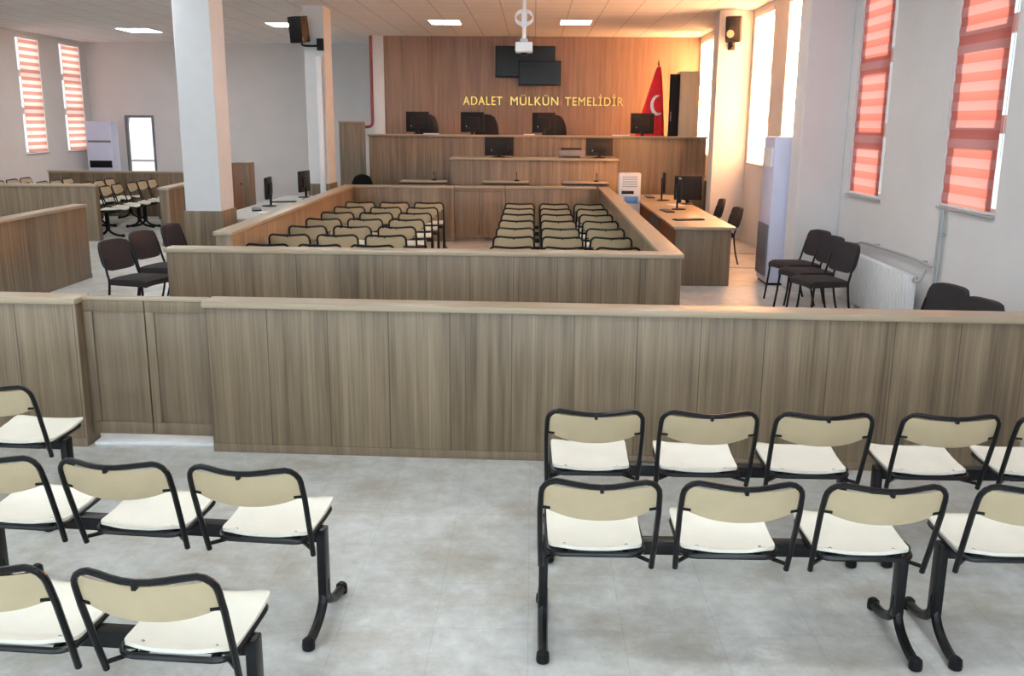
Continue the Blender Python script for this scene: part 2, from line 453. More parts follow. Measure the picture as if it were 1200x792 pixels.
# the dock enclosure
BX0, BX1, BY0, BY1 = -3.25, 1.30, 8.16, 17.0
barrier('wooden_barrier', 'oak front barrier of the enclosed seating block, behind the long barrier', (BX0, BY0 + .05), (BX1, BY0), group='enclosure barriers')
barrier('wooden_barrier', 'oak side barrier of the enclosed seating block beside the white floor unit and right desk', (BX1, BY0 + .185), (BX1 + .03, BY1 - .025), group='enclosure barriers', rail_over=(0, 0))
barrier('wooden_barrier', 'oak side barrier of the enclosed seating block next to the desk with two monitors', (-3.37, 16.97), (-3.24, 9.5), group='enclosure barriers', rail_over=(0, .015))
barrier('wooden_barrier', 'oak back barrier of the enclosed seating block, left of its gate', (-3.18, 16.8), (-1.42, 16.84), t=.12, group='enclosure barriers', rail_over=(0, 0))
barrier('wooden_barrier', 'oak back barrier of the enclosed seating block, right of its gate', (-.50, 16.87), (1.12, 16.90), t=.12, group='enclosure barriers', rail_over=(0, 0))
g = thing('barrier_gate', 'oak double gate in the back of the enclosed seating block', 'gate', (-1.41, 16.86, 0), math.atan2(.03, .9))
for a, b in ((.0, .444), (.454, .9)):
    lf = bx('gate_leaf', 'wood_plain', g, a, b, 0, .04, .06, .95)
    bm = B()
    for d in ((a, b, .885, .95), (a, b, .06, .13)): box(bm, d[0], d[1], -.012, -.0005, d[2], d[3], bev=.003)
    for d in ((a, a + .05), (b - .05, b)): box(bm, d[0], d[1], -.012, -.0005, .131, .884, bev=.003)
    obj('gate_frame', bm, 'wood_plain', lf)
bm = B(); box(bm, 0, .9, -.015, .1, .951, .99, bev=.008); obj('gate_capping', bm, 'rail', g)

# left hall partitions
barrier('wooden_barrier', 'oak side barrier at the left edge, running away beside the aisle', (-6.15, 12.5), (-6.12, 7.0), group='left hall barriers')
barrier('wooden_barrier', 'oak barrier across the far left hall, before the cream benches', (-11.7, 16.2), (-7.65, 16.38), group='left hall barriers')
barrier('wooden_barrier', 'oak barrier end beside the white pillar in the far left hall', (-6.62, 20.65), (-6.28, 15.75), group='left hall barriers', rail_over=(0, .018))
barrier('wooden_barrier', 'oak barrier behind the far left benches, below the bright door', (-10.7, 20.75), (-6.66, 20.82), group='left hall barriers', t=.1)

# ------------------------------------------------------------------ beam benches
def back_y(z): return -.20 - (z - .40) * .33          # lean of the back
def make_bench(label, group):
    t = thing('beam_bench', label, 'bench', (0, 0, 0), 0, group)
    LX = .735
    bx('beam', 'black', t, -LX + .02, LX - .02, -.06, 0, .372, .43, bev=.004)
    for s in (-1, 1):
        bm = B(); x = s * LX
        box(bm, x - .019, x + .019, -.065, .0, .10, .43, bev=.008)
        tube(bm, smooth_path([(x, -.035, .20), (x, -.05, .12), (x, -.10, .065), (x, -.19, .032), (x, -.275, .026)], 4), .021, 8)
        tube(bm, smooth_path([(x, -.03, .20), (x, -.015, .12), (x, .04, .065), (x, .13, .032), (x, .225, .026)], 4), .021, 8)
        lg = obj('leg', bm, 'black', t)
        for y in (-.262, .212):
            bm = B(); lathe(bm, [(.020, 0), (.026, .004), (.027, .020), (.025, .042), (.014, .052)], (x, y, 0), 12)
            obj('foot_cap', bm, 'satin', lg)
    for k in (-1, 0, 1):
        cx = k * .53
        # back tube: an inverted U with rounded shoulders, bowed to the rear
        hw = .222; zt = .795
        P = [(cx - hw + .004, back_y(.385), .385), (cx - hw, back_y(.5), .5), (cx - hw - .003, back_y(.66), .66)]
        cr = .055
        for i in range(5):
            a = i / 4 * PI / 2
            P.append((cx - hw + cr - cr * math.cos(a), back_y(zt - cr + cr * math.sin(a)) , zt - cr + cr * math.sin(a)))
        for i in range(1, 8):
            u = i / 8; w = math.sin(PI * u) ** 1.3
            P.append((cx - hw + cr + (2 * hw - 2 * cr) * u, back_y(zt) - .045 * w, zt - .006 * w))
        for i in range(5):
            a = PI / 2 - i / 4 * PI / 2
            P.append((cx + hw - cr + cr * math.cos(a), back_y(zt - cr + cr * math.sin(a)), zt - cr + cr * math.sin(a)))
        P += [(cx + hw + .003, back_y(.66), .66), (cx + hw, back_y(.5), .5), (cx + hw - .004, back_y(.385), .385)]
        bm = B(); tube(bm, P, .0115, 8)
        for s in (-1, 1):
            tube(bm, [(cx + s * hw, back_y(.41), .41), (cx + s * .15, -.12, .405)], .009, 6)
            tube(bm, [(cx + s * hw, back_y(.675), .675), (cx + s * (hw - .035), back_y(.675) - .012, .675)], .006, 6)
        box(bm, cx - .007, cx + .007, back_y(zt) - .058, back_y(zt) - .035, zt - .026, zt, bev=.002)
        obj('back_frame', bm, 'black', t)
        # backrest panel
        bm = B()
        def fb(u, v):
            sx = 2 * u - 1
            w = 1 - (abs(sx) ** 2.4)
            zb = .672 - .040 * w - (0 if abs(sx) < .98 else 0)
            ztop = zt - .014 - .008 * w
            half = .212
            z = zb + (ztop - zb) * v
            y = back_y(z) - .043 * max(0, 1 - sx * sx) ** 1.0 + .004
            return ((cx + sx * half, y, z), (0, -1, .33))
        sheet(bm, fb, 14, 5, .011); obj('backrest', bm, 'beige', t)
        # seat with rounded rear corners and a soft front edge
        bm = B(); hs = .187; y0, y1 = -.178, .222
        def fs(u, v):
            y = y0 + (y1 - y0) * v
            r = .065
            half = hs + .008 * v
            if y < y0 + r: half -= r - math.sqrt(max(0, r * r - (y0 + r - y) ** 2))
            if y > y1 - r: half -= r - math.sqrt(max(0, r * r - (y - y1 + r) ** 2))
            sx = 2 * u - 1
            z = .442 + .022 * v + .010 * abs(sx) ** 3 - .012 * math.sin(PI * min(1, v * 1.15)) - (.02 * ((v - .86) / .14) ** 2 if v > .86 else 0) + (.008 * (1 - v / .12) if v < .12 else 0)
            return ((cx + sx * half, y, z), (0, 0, 1))
        vs = 0
        sheet(bm, fs, 10, 18, .014); seat = obj('seat', bm, 'cream', t, smooth=50)
        for sx, y in ((-.125, -.13), (.125, -.13)):
            z = fs(.5 + sx / (2 * hs), (y - y0) / (y1 - y0))[0][2] + .007
            bm = B(); lathe(bm, [(.007, -.002), (.007, .001), (.004, .003)], (cx + sx, y, z), 10)
            obj('seat_screw', bm, 'steel', seat)
        # tube carrier round the seat
        bm = B(); pts = []
        hx_, r = .190, .06
        for (qx, qy, a0) in ((hx_ - r, .18 - r, 0), (-hx_ + r, .18 - r, PI / 2), (-hx_ + r, -.186 + r, PI), (hx_ - r, -.186 + r, 1.5 * PI)):
            for i in range(5):
                a = a0 + i / 4 * PI / 2
                pts.append((cx + qx + r * math.cos(a), qy + r * math.sin(a), .431 + (qy + r * math.sin(a) + .178) * .03))
        tube(bm, pts, .011, 8, closed=True)
        for s in (-1, 1): box(bm, cx + s * .12 - .012, cx + s * .12 + .012, -.15, .17, .405, .425, bev=.003)
        obj('seat_frame', bm, 'black', t)
    return t

bench = make_bench('', '')
spots = []
PUB = 'three-seat benches for the public'
# right block
spots += [((.795, 3.62, 0), 0, 1, 'cream three-seat bench right of the aisle, second row from the barrier', PUB),
          ((2.425, 3.63, 0), 0, 1, 'cream bench at the right edge with a seat cut off, second row from the barrier', PUB),
          ((.83, 4.50, 0), 0, 1, 'cream three-seat bench right of the aisle, closest to the long barrier', PUB),
          ((2.475, 4.51, 0), 0, 1, 'cream bench at the right edge with one full seat, closest to the long barrier', PUB)]
# left block
spots += [((-1.60, 3.74, 0), -.085, 1, 'cream three-seat bench left of the aisle, second row from the barrier', PUB),
          ((-1.64, 2.87, 0), -.07, 1, 'cream bench left of the aisle in the bottom corner, closest to the viewer', PUB),
          ((-3.22, 4.80, 0), -.06, 1, 'cream bench at the left edge before the short barrier and gate', PUB)]
ords = ['first', 'second', 'third', 'fourth', 'fifth', 'sixth', 'seventh']
for side, xc, yo in (('half beside the left desk', -2.235, 0), ('half beside the white unit', .335, .0)):
    for i in range(7):
        w = ords[i] if i else 'first'
        spots.append(((xc, 10.10 + .898 * i + yo, 0), 0, 1.045,
                      'cream bench in the enclosure %s, %s row from front barrier' % (side, w), 'benches inside the enclosure'))
for i, X in enumerate((-7.75, -8.65, -9.55, -10.45)):
    for j, Y in enumerate((17.75, 19.45)):
        spots.append(((X, Y, 0), -PI / 2 + .05, 1.09, 'cream bench in far left hall, %s row from side barrier, %s' % (ords[i], ('nearer the viewer', 'nearer the bright door')[j]), 'benches in the far left hall'))
for i, (loc, rz, sc, lab, grp) in enumerate(spots):
    if i == 0:
        bench.location = loc; bench.rotation_euler.z = rz; bench['label'] = lab; bench['group'] = grp
    else: dup(bench, loc, rz, lab, grp, sc, () if grp == PUB else ('seat_screw',))

# ------------------------------------------------------------------ visitor chairs
def make_visitor(label, group):
    t = thing('visitor_chair', label, 'chair', (0, 0, 0), 0, group)       # faces local +y
    bm = B()
    def fs(u, v):
        sx = 2 * u - 1; half = .235 * (1 - .12 * max(0, v - .8) / .2) ; y = -.2 + .43 * v
        z = .455 + .015 * v - (.03 * ((v - .8) / .2) ** 2 if v > .8 else 0) - .012 * abs(sx) ** 4
        return ((sx * half, y, z), (0, 0, 1))
    sheet(bm, fs, 8, 10, .055)
    bmesh.ops.bevel(bm, geom=[e for e in bm.edges if e.calc_face_angle(0) > .9], offset=.014, segments=2, affect='EDGES')
    obj('seat', bm, 'fabric', t, smooth=60)
    bm = B()
    def fb(u, v):
        sx = 2 * u - 1; a = 2 * v - 1
        half = .225 * (1 - .16 * abs(a) ** 3.5)
        z = .70 + .155 * a * (1 - .10 * abs(sx) ** 4); y = -.245 - (z - .5) * .22 - .02 * (1 - sx * sx)
        return ((sx * half, y, z), (0, -1, .1))
    sheet(bm, fb, 10, 8, .045)
    bmesh.ops.bevel(bm, geom=[e for e in bm.edges if e.calc_face_angle(0) > .9], offset=.012, segments=2, affect='EDGES')
    obj('backrest', bm, 'fabric', t, smooth=60)
    for s in (-1, 1):
        bm = B(); tube(bm, smooth_path([(s * .235, -.29, .0), (s * .235, -.235, .2), (s * .232, -.205, .43), (s * .228, -.225, .52), (s * .215, -.275, .72)], 4), .0125, 8)
        obj('leg', bm, 'black', t)
        bm = B(); tube(bm, smooth_path([(s * .235, .245, .0), (s * .235, .215, .2), (s * .225, .195, .425)], 4), .0125, 8)
        obj('leg', bm, 'black', t)
    bm = B()
    tube(bm, [(-.225, .18, .42), (.225, .18, .42)], .011, 8); tube(bm, [(-.23, -.19, .42), (.23, -.19, .42)], .011, 8)
    for s in (-1, 1): tube(bm, [(s * .225, -.2, .42), (s * .22, .19, .42)], .011, 8)
    obj('seat_frame', bm, 'black', t)
    return t
vc = make_visitor('', '')
vs_ = [
    ((-4.14, 9.72), -PI / 2 - .30, 'dark visitor chair beside the enclosure, nearest of the three on the left', 'left visitor chairs'),
    ((-4.17, 10.55), -PI / 2 - .26, 'dark visitor chair beside the enclosure, middle of the three on the left', 'left visitor chairs'),
    ((-4.13, 11.38), -PI / 2 - .12, 'dark visitor chair right in front of the near white pillar', 'left visitor chairs'),
    ((3.16, 11.32), PI / 2 + .28, 'dark visitor chair along the right wall, next to the lilac air conditioner', 'right visitor chairs'),
    ((3.13, 10.72), PI / 2 + .28, 'dark visitor chair along the right wall, middle of the three before the radiator', 'right visitor chairs'),
    ((3.10, 10.12), PI / 2 + .28, 'dark visitor chair along the right wall, the one overlapping the radiator', 'right visitor chairs'),
    ((3.03, 7.40), PI / 2 + .25, 'dark visitor chair under the nearest right window, closer to the radiator', 'right visitor chairs'),
    ((3.0, 6.78), PI / 2 + .25, 'dark visitor chair under the nearest right window, mostly hidden by the barrier', 'right visitor chairs'),
    ((2.83, 14.55), PI / 2 + .1, 'dark chair tucked behind the right desk, nearest the viewer', 'chairs behind the right desk'),
    ((2.90, 16.2), PI / 2, 'dark chair tucked behind the right desk, nearest the large black monitor', 'chairs behind the right desk'),
]
for i, ((x, y), rz, lab, grp) in enumerate(vs_):
    if i == 0: vc.location = (x, y, 0); vc.rotation_euler.z = rz; vc['label'] = lab; vc['group'] = grp
    else: dup(vc, (x, y, 0), rz, lab, grp)

# ------------------------------------------------------------------ judges' side
bm = B(); box(bm, -3.2, XR - .02, 19.85, YB - .001, 0, .95, bev=.004); struct('floor_dais', bm, 'wood_plain', smooth=35)
jb = thing('judges_bench', 'long high oak judges bench in front of the panelled wall', 'bench desk', (-3.29, 19.0, 0), math.atan2(.02, 6.7))
JL = 6.70
bx('front_panel', 'wood', jb, 0, JL, .03, .07, .06, 1.81)
for x in (0, JL - .05): bx('end_panel', 'wood', jb, x, x + .05, .0705, .72, 0, 1.81)
bm = B(); box(bm, -.02, JL + .02, -.02, .16, 1.811, 1.855, bev=.01); obj('top_rail', bm, 'rail', jb)
bx('plinth', 'wood_plain', jb, 0, JL, .02, .0695, 0, .06)
bx('desk_top', 'wood_plain', jb, .051, JL - .051, .0705, .75, 1.62, 1.66)
cb = thing('clerks_bench', 'lower oak clerks bench in front of the judges bench', 'bench desk', (-1.556, 17.8, 0))
CLN = 3.12
bx('front_panel', 'wood', cb, 0, CLN, .03, .07, .06, 1.41)
for x in (0, CLN - .05): bx('end_panel', 'wood', cb, x, x + .05, .0705, .70, 0, 1.41)
bm = B(); box(bm, -.02, CLN + .02, -.02, .72, 1.411, 1.452, bev=.01); obj('top_board', bm, 'rail', cb)
bx('plinth', 'wood_plain', cb, 0, CLN, .02, .0695, 0, .06)

def monitor(label, loc, rz, w, h, group, z=0, stand=.12, th=.045):
    t = thing('computer_monitor', label, 'monitor', loc, rz, group)      # back faces local -y, screen local +y
    bm = B(); box(bm, -w / 2, w / 2, -th / 2, th / 2, stand, stand + h, bev=.008)
    box(bm, -w * .28, w * .28, -th / 2 - .025, -th / 2 + .004, stand + h * .2, stand + h * .75, bev=.012); obj('casing', bm, 'satin', t)
    bm = B(); box(bm, -w / 2 + .015, w / 2 - .015, th / 2 + .0005, th / 2 + .003, stand + .02, stand + h - .015); obj('screen', bm, 'screen', t)
    bm = B(); lathe(bm, [(.115, 0), (.118, .006), (.10, .014), (.03, .02)], (0, 0, 0), 24); box(bm, -.03, .03, -.045, -.015, .012, stand + h * .4, bev=.006); obj('stand', bm, 'satin', t)
    bm = B(); lathe(bm, [(.010, 0), (.008, .003)], (0, 0, 0), 16)
    bmesh.ops.transform(bm, matrix=Matrix.Translation((-w * .25, -th / 2 - .026, stand + h * .3)) @ Matrix.Rotation(PI / 2, 4, 'X'), verts=bm.verts); obj('badge', bm, 'steel', t)
    return t
G = 'monitors on the judges bench'
for x, lab in ((-2.36, 'black monitor at the left end of the judges bench'), (-1.25, 'black monitor on the judges bench, second from the left end'),
               (.19, 'black monitor on the judges bench, below the gold lettering middle'), (2.17, 'black monitor on the judges bench in front of the red flag')):
    monitor(lab, (x, 19.42, 1.662), 0, .47, .40, G, stand=.235)
monitor('black monitor on the clerks bench, left one', (-.66, 18.1, 1.454), 0, .55, .345, 'monitors on the clerks bench', stand=.03)
monitor('black monitor on the clerks bench, right one', (1.235, 18.15, 1.454), 0, .51, .33, 'monitors on the clerks bench', stand=.035)
pr_ = thing('desk_printer', 'low dark grey printer beside the right monitor on the clerks bench', 'printer', (.70, 18.15, 1.452))
bm = B(); box(bm, -.24, .24, -.16, .17, 0, .15, bev=.02); obj('body', bm, 'grey', pr_)
bm = B(); box(bm, -.19, .19, -.14, .12, .1505, .185, bev=.01); obj('lid', bm, 'satin', pr_)
bm = B(); box(bm, -.17, .17, -.23, -.161, .02, .035, bev=.004); obj('paper_tray', bm, 'satin', pr_)

def exec_chair(label, loc, rz, group):
    t = thing('judge_chair', label, 'chair', loc, rz, group)     # faces -y
    bm = B()
    def fb(u, v):
        sx = 2 * u - 1; a = v
        half = .27 * (1 - .35 * max(0, a - .55) ** 2 / .2) * (1 - .12 * (1 - a))
        z = .45 + .86 * a * (1 - .07 * sx * sx * a); y = .22 + .12 * a - .05 * (1 - sx * sx)*1 + .03
        return ((sx * half, y, z), (0, -1, .12))
    sheet(bm, fb, 10, 14, .09)
    bmesh.ops.bevel(bm, geom=[e for e in bm.edges if e.calc_face_angle(0) > .9], offset=.025, segments=3, affect='EDGES'); obj('backrest', bm, 'leather', t, smooth=60)
    bm = B(); box(bm, -.26, .26, -.25, .24, .42, .52, bev=.04, seg=3); obj('seat', bm, 'leather', t, smooth=60)
    for s in (-1, 1):
        bm = B(); tube(bm, smooth_path([(s * .29, .2, .45), (s * .31, .19, .62), (s * .31, .1, .68), (s * .31, -.15, .68), (s * .30, -.2, .60), (s * .28, -.14, .46)], 4), .02, 8); obj('armrest', bm, 'satin', t)
    bm = B(); tube(bm, [(0, 0, .06), (0, 0, .42)], .03, 10)
    for k in range(5):
        a = 2 * PI * k / 5; tube(bm, [(0, 0, .09), (.28 * math.cos(a), .28 * math.sin(a), .06)], [.025, .018], 8)
        lathe(bm, [(.015, 0), (.03, .008), (.03, .045), (.015, .055)], (.28 * math.cos(a), .28 * math.sin(a), 0), 10)
    obj('base', bm, 'satin', t)
    return t
ec = exec_chair('black leather judge chair behind the monitor at the left end', (-2.33, 20.5, .951), 0, 'judge chairs')
dup(ec, (-1.03, 20.5, .951), 0, 'black leather judge chair behind the second monitor from the left end')
dup(ec, (.44, 20.5, .951), 0, 'black leather judge chair behind the monitor below the lettering')
dup(ec, (-3.33, 18.35, 0), PI + .2, 'dark office chair standing on the floor left of the judges bench', 'office chairs on the floor', .85)

# small stands with microphones between enclosure and clerks' bench
for i, (x, lab) in enumerate(((-2.02, 'small oak stand with dark edge, left of the clerks bench'), (-.51, 'small oak stand behind the enclosure gate, before the clerks bench'), (.945, 'small oak stand before the right end of the clerks bench'))):
    t = thing('speaking_stand', lab, 'stand', (x, 17.25, 0), 0, 'speaking stands')
    bm = B(); box(bm, -.42, .42, -.02, .36, 1.02, 1.05, bev=.008); obj('top_board', bm, 'rail', t)
    bm = B(); box(bm, -.43, .43, -.03, .37, 1.0, 1.0195, bev=.004); obj('dark_edge', bm, 'satin', t)
    bx('front_panel', 'wood_plain', t, -.38, .38, .02, .05, 0, .9995)
    for s in (-.38, .35): bx('side_panel', 'wood_plain', t, s, s + .03, .0505, .33, 0, .9995)
    mc = thing('desk_microphone', ('gooseneck microphone on the small stand left of the clerks bench', 'gooseneck microphone on the small stand behind the enclosure gate', 'gooseneck microphone on the small stand nearest the white floor unit')[i], 'microphone', (x + .2, 17.42, 1.051), 0, 'gooseneck microphones')
    bm = B(); lathe(bm, [(.05, 0), (.052, .008), (.045, .022), (.012, .028)], (0, 0, 0), 18); obj('base', bm, 'satin', mc)
    bm = B(); tube(bm, smooth_path([(0, 0, .025), (0, -.01, .09), (0, -.05, .14), (0, -.10, .15)], 4), .006, 6); obj('gooseneck', bm, 'satin', mc)
    bm = B(); tube(bm, [(0, -.09, .149), (0, -.10, .15), (0, -.125, .146), (0, -.135, .144)], [.006, .013, .013, .006], 10); obj('capsule', bm, 'satin', mc)
for x, w, lab in ((-2.05, .3, 'sheaf of white papers beside the left end monitor'), (-.1, .22, 'sheaf of white papers beside the middle monitor'), (1.72, .34, 'sheaf of white papers left of the monitor by the flag')):
    t = tag(bx('paper_sheaf', 'paper', None, -w / 2, w / 2, -.06, .06, 0, .018, bev=.002, loc=(x, 19.08, 1.8565), rotz=.05), lab, 'papers', 'papers on the judges bench')

# gold lettering on the panelled wall
def word(txt, width, h, parent, x):
    cu = bpy.data.curves.new('word', 'FONT'); cu.body = txt; cu.size = 1; cu.extrude = .05; cu.space_character = 1.12
    tmp = bpy.data.objects.new('word_curve', cu); COL.objects.link(tmp)
    dg = bpy.context.evaluated_depsgraph_get()
    me = bpy.data.meshes.new_from_object(tmp.evaluated_get(dg)); bpy.data.objects.remove(tmp); bpy.data.curves.remove(cu)
    xs = [v.co.x for v in me.vertices]; lo, hi = min(xs), max(xs)
    # cap height from a plain letter is about .73 of the em
    for v in me.vertices:
        c = v.co.copy(); v.co = ((c.x - lo) / (hi - lo) * width, -(c.z + .05) * .2, c.y / .73 * h)
    me.materials.append(M['gold'])
    o = bpy.data.objects.new('word', me); COL.objects.link(o); o.parent = parent; o.location = (x, 0, 0)
    return o
sg = thing('wall_lettering', 'gold capital letters spelling a motto on the panelled wall', 'lettering', (-1.70, YB - .003, 2.50))
word('ADALET', .93, .205, sg, 0); word('MÜLKÜN', 1.13, .205, sg, 1.13); word('TEMELİDİR', 1.38, .205, sg, 2.42)

# the two screens and the projector
def tv(label, x0, x1, z0, z1, y, dep, b0=.3, b1=.7):
    t = thing('wall_screen', label, 'television', ((x0 + x1) / 2, y, z0), 0, 'dark screens under the ceiling')
    w = (x1 - x0) / 2; h = z1 - z0
    bm = B(); box(bm, -w, w, 0, .05, 0, h, bev=.008); obj('casing', bm, 'satin', t)
    bm = B(); box(bm, -w + .02, w - .02, -.0035, -.0005, .03, h - .02); obj('screen', bm, 'screen', t)
    bm = B(); box(bm, -.15, .15, .0505, dep, h * b0, h * b1, bev=.005); obj('wall_bracket', bm, 'satin', t)
tv('larger dark screen high on the panelled wall behind the projector', -.93, .47, 3.13, 3.84, YB - .13, .125)
tv('smaller dark screen hung lower, overlapping the larger screen', -.385, .605, 2.94, 3.50, YB - .28, .275, .03, .27)
pj = thing('ceiling_projector', 'white projector hanging on a white pole from the ceiling', 'projector', (-.15, 13.0, 0))
bm = B(); tube(bm, [(0, 0, 3.16), (0, 0, H)], .026, 12); lathe(bm, [(.09, 0), (.09, .03)], (0, 0, H - .03), 20)
obj('ceiling_pole', bm, 'white', pj)
bm = B(); box(bm, -.115, .115, -.13, .14, 3.0, 3.13, bev=.025, seg=3); obj('body', bm, 'white', pj)
bm = B(); box(bm, -.05, .05, -.05, .05, 3.1305, 3.18, bev=.008); obj('mount_bracket', bm, 'greymetal', pj)
bm = B(); tube(bm, [(.05, .13, 3.065), (.05, .17, 3.065)], .035, 16); obj('lens', bm, 'screen', pj)
bm = B(); box(bm, -.04, .04, -.02, .02, 2.97, 3.0, bev=.006); obj('bottom_fitting', bm, 'satin', pj)
bm = B()
for k in range(3):
    pts = [(.115 * math.cos(2 * PI * i / 24), -.03 + .012 * k, 3.42 + .085 * math.sin(2 * PI * i / 24) + .02 * k) for i in range(24)]
    tube(bm, pts, .007, 6, closed=True)
box(bm, -.035, .035, -.035, .035, 3.32, 3.50, bev=.006)
obj('cable_loop', bm, 'white', pj)

# flag
fl = thing('flag', 'red flag with white crescent draped on a pole behind the judges bench', 'flag', (2.66, 21.0, .951))
bm = B(); tube(bm, [(0.0, 0, .0), (0, 0, 2.35)], .016, 10); obj('pole', bm, 'pale_wood', fl)
bm = B(); lathe(bm, [(.22, 0), (.22, .025), (.06, .05), (.03, .10)], (0, 0, 0), 24); obj('base', bm, 'brass', fl)
bm = B(); lathe(bm, [(.012, 0), (.03, .03), (.035, .06), (.02, .09), (.004, .14)], (0, 0, 2.35), 16); obj('finial', bm, 'brass', fl)
def drape(th, v):            # v 0 top .. 1 bottom
    z = 2.33 - 1.75 * v
    wl = .04 + .52 * v ** .95 * (1 if v < .75 else 1 - .35 * (v - .75) / .25); wr = .045 + .12 * v ** .6
    c, s = math.cos(th), math.sin(th)
    x = (wl if c < 0 else wr) * c
    y = (.045 + .10 * v) * s
    k = 1 + .13 * v * math.sin(7 * th + 3 * v)
    return Vector((x * k, y * k, z))
bm = B(); rings = []
NV, NT = 28, 56
for j in range(NV + 1): rings.append([bm.verts.new(drape(2 * PI * i / NT, j / NV)) for i in range(NT)])
for a, b in zip(rings, rings[1:]):
    for i in range(NT): bm.faces.new((a[i], a[(i + 1) % NT], b[(i + 1) % NT], b[i]))
bm.faces.new(rings[0]); bm.faces.new(rings[-1][::-1]); cloth = obj('cloth', bm, 'flag', fl, smooth=70)
# crescent lying on the folds, seen partly wrapped round
bm = B(); NN = 26
inn, out = [], []
for i in range(NN + 1):
    a = math.radians(75 + 235 * i / NN)
    wv = .038 * max(0, math.sin(PI * i / NN)) ** .7 + .006
    for lst, rr in ((out, .205), (inn, .205 - 2 * wv)):
        lx, lz = -.015 + rr * .72 * math.cos(a), 1.53 + rr * 1.05 * math.sin(a)
        v = (2.33 - lz) / 1.75
        best = min((drape(PI + t * PI / 60, v) for t in range(61)), key=lambda p: abs(p.x - lx) + (0 if p.y < 0 else 1))
        lst.append(Vector((lx, best.y - .014, lz)))
th = Vector((0, .010, 0))
q = [[bm.verts.new(p) for p in L_] for L_ in (out, inn, [p + th for p in out], [p + th for p in inn])]
for i in range(NN):
    bm.faces.new((q[0][i], q[0][i + 1], q[1][i + 1], q[1][i])); bm.faces.new((q[2][i], q[3][i], q[3][i + 1], q[2][i + 1]))
    bm.faces.new((q[0][i], q[2][i], q[2][i + 1], q[0][i + 1])); bm.faces.new((q[1][i], q[1][i + 1], q[3][i + 1], q[3][i]))
for i in (0, NN): bm.faces.new((q[0][i], q[1][i], q[3][i], q[2][i]))
obj('crescent', bm, 'paper', cloth, smooth=60)

# tall cabinet at the right end of the dais
tc = thing('tall_cabinet', 'tall pale wood cabinet with dark slab as shaded side beside the flag', 'cabinet', (3.02, 21.1, .951))
bx('body', 'pale_wood', tc, .12, .55, 0, .5, .06, 2.25, bev=.004)
bx('plinth', 'satin', tc, .13, .54, .02, .49, 0, .0595)
bx('shaded_side', 'satin', tc, -.10, .119, -.02, .02, .06, 2.19, bev=.004)  # black slab standing in for shade on the cabinet's left side
bm = B(); tube(bm, [(-.06, -.04, 1.2), (-.06, -.04, 1.4)], .008, 8); obj('side_handle', bm, 'steel', tc)

# tall oak screen and objects left of the judges' bench
ts = thing('tall_panel_screen', 'tall oak screen standing between the far pillar and the judges bench', 'screen panel', (-4.12, 20.2, 0))
bx('panel', 'wood', ts, 0, .55, 0, .05, .08, 2.07)
bx('capping', 'rail', ts, -.01, .56, -.01, .06, 2.0705, 2.10, bev=.006)
bx('plinth', 'wood_plain', ts, 0, .55, -.01, .06, 0, .0795)
fp = thing('fire_pipe', 'red vertical fire pipe beside the panelled wall', 'pipe', (-3.87, YB - .05, 0))
bm = B(); tube(bm, smooth_path([(0, 0, H), (0, 0, 3.2), (0, 0, 2.4), (0, 0, 2.1), (-.03, 0, 2.0), (-.12, 0, 1.97), (-.30, 0, 1.965)], 5), .036, 10); obj('pipe_run', bm, 'red', fp)
bm = B()
for z in (2.6, 3.5): box(bm, -.05, .059, -.012, .012, z - .015, z + .015, bev=.003)
obj('wall_clamp', bm, 'greymetal', fp)
fc = thing('wooden_cabinet', 'reddish wooden cabinet with pale frame beyond the near white pillar', 'cabinet', (-6.10, 19.0, 0))
bx('body', 'red_wood', fc, .03, .26, .02, .40, .06, 1.22)
bm = B(); box(bm, 0, .0295, 0, .42, 0, 1.22, bev=.003); box(bm, .2605, .37, 0, .42, 0, 1.22, bev=.003); box(bm, 0, .37, 0, .42, 1.2205, 1.265, bev=.004); obj('frame', bm, 'wood_plain', fc)
bm = B(); lathe(bm, [(.008, 0), (.02, .015), (.012, .03)], (0, 0, 0), 14)
bmesh.ops.transform(bm, matrix=Matrix.Translation((.21, .02, .85)) @ Matrix.Rotation(PI / 2, 4, 'X'), verts=bm.verts); obj('knob', bm, 'satin', fc)

# ------------------------------------------------------------------ side desks
def desk(name, label, x0, x1, y0, y1, top='rail', topm=None, panel_side=-1):
    t = thing(name, label, 'desk', (x0, y0, 0))
    W, L = x1 - x0, y1 - y0
    bm = B(); box(bm, -.03, W + .05, -.04, L + .02, .745, .785, bev=.008); obj('desk_top', bm, topm or 'rail', t)
    for y in (0, L * .5 - .02, L - .04): bx('end_panel', 'wood_plain', t, 0, W, y, y + .04, 0, .7445)
    xs = .16 if panel_side < 0 else W - .19
    for a, b in ((.0405, L * .5 - .0205), (L * .5 + .0205, L - .0405)): bx('modesty_panel', 'red_wood', t, xs, xs + .03, a, b, .12, .7445)
    return t
desk('side_desk', 'long oak desk with two monitors beside the right barrier', 1.87, 2.60, 12.36, 18.0)
desk('side_desk', 'long grey-topped desk with two monitors beside the left barrier', -4.42, -3.60, 12.75, 16.95, topm='desk', panel_side=1)
G2 = 'monitors on the side desks'
monitor('slim black monitor seen edge-on on the left desk, nearest the near pillar', (-4.15, 14.75, .786), PI / 2 + .12, .5, .33, G2, stand=.12)
monitor('slim black monitor turned sideways on the left desk, nearest the far pillar', (-4.02, 16.55, .786), PI / 2 - .12, .5, .36, G2, stand=.10)
monitor('slim dark monitor on the right desk, nearer the viewer', (2.28, 14.85, .786), -PI / 2 - .12, .5, .36, G2, stand=.12)
monitor('slim dark monitor on the right desk, farther from the viewer', (2.27, 16.6, .786), -PI / 2 - .12, .5, .34, G2, stand=.14)
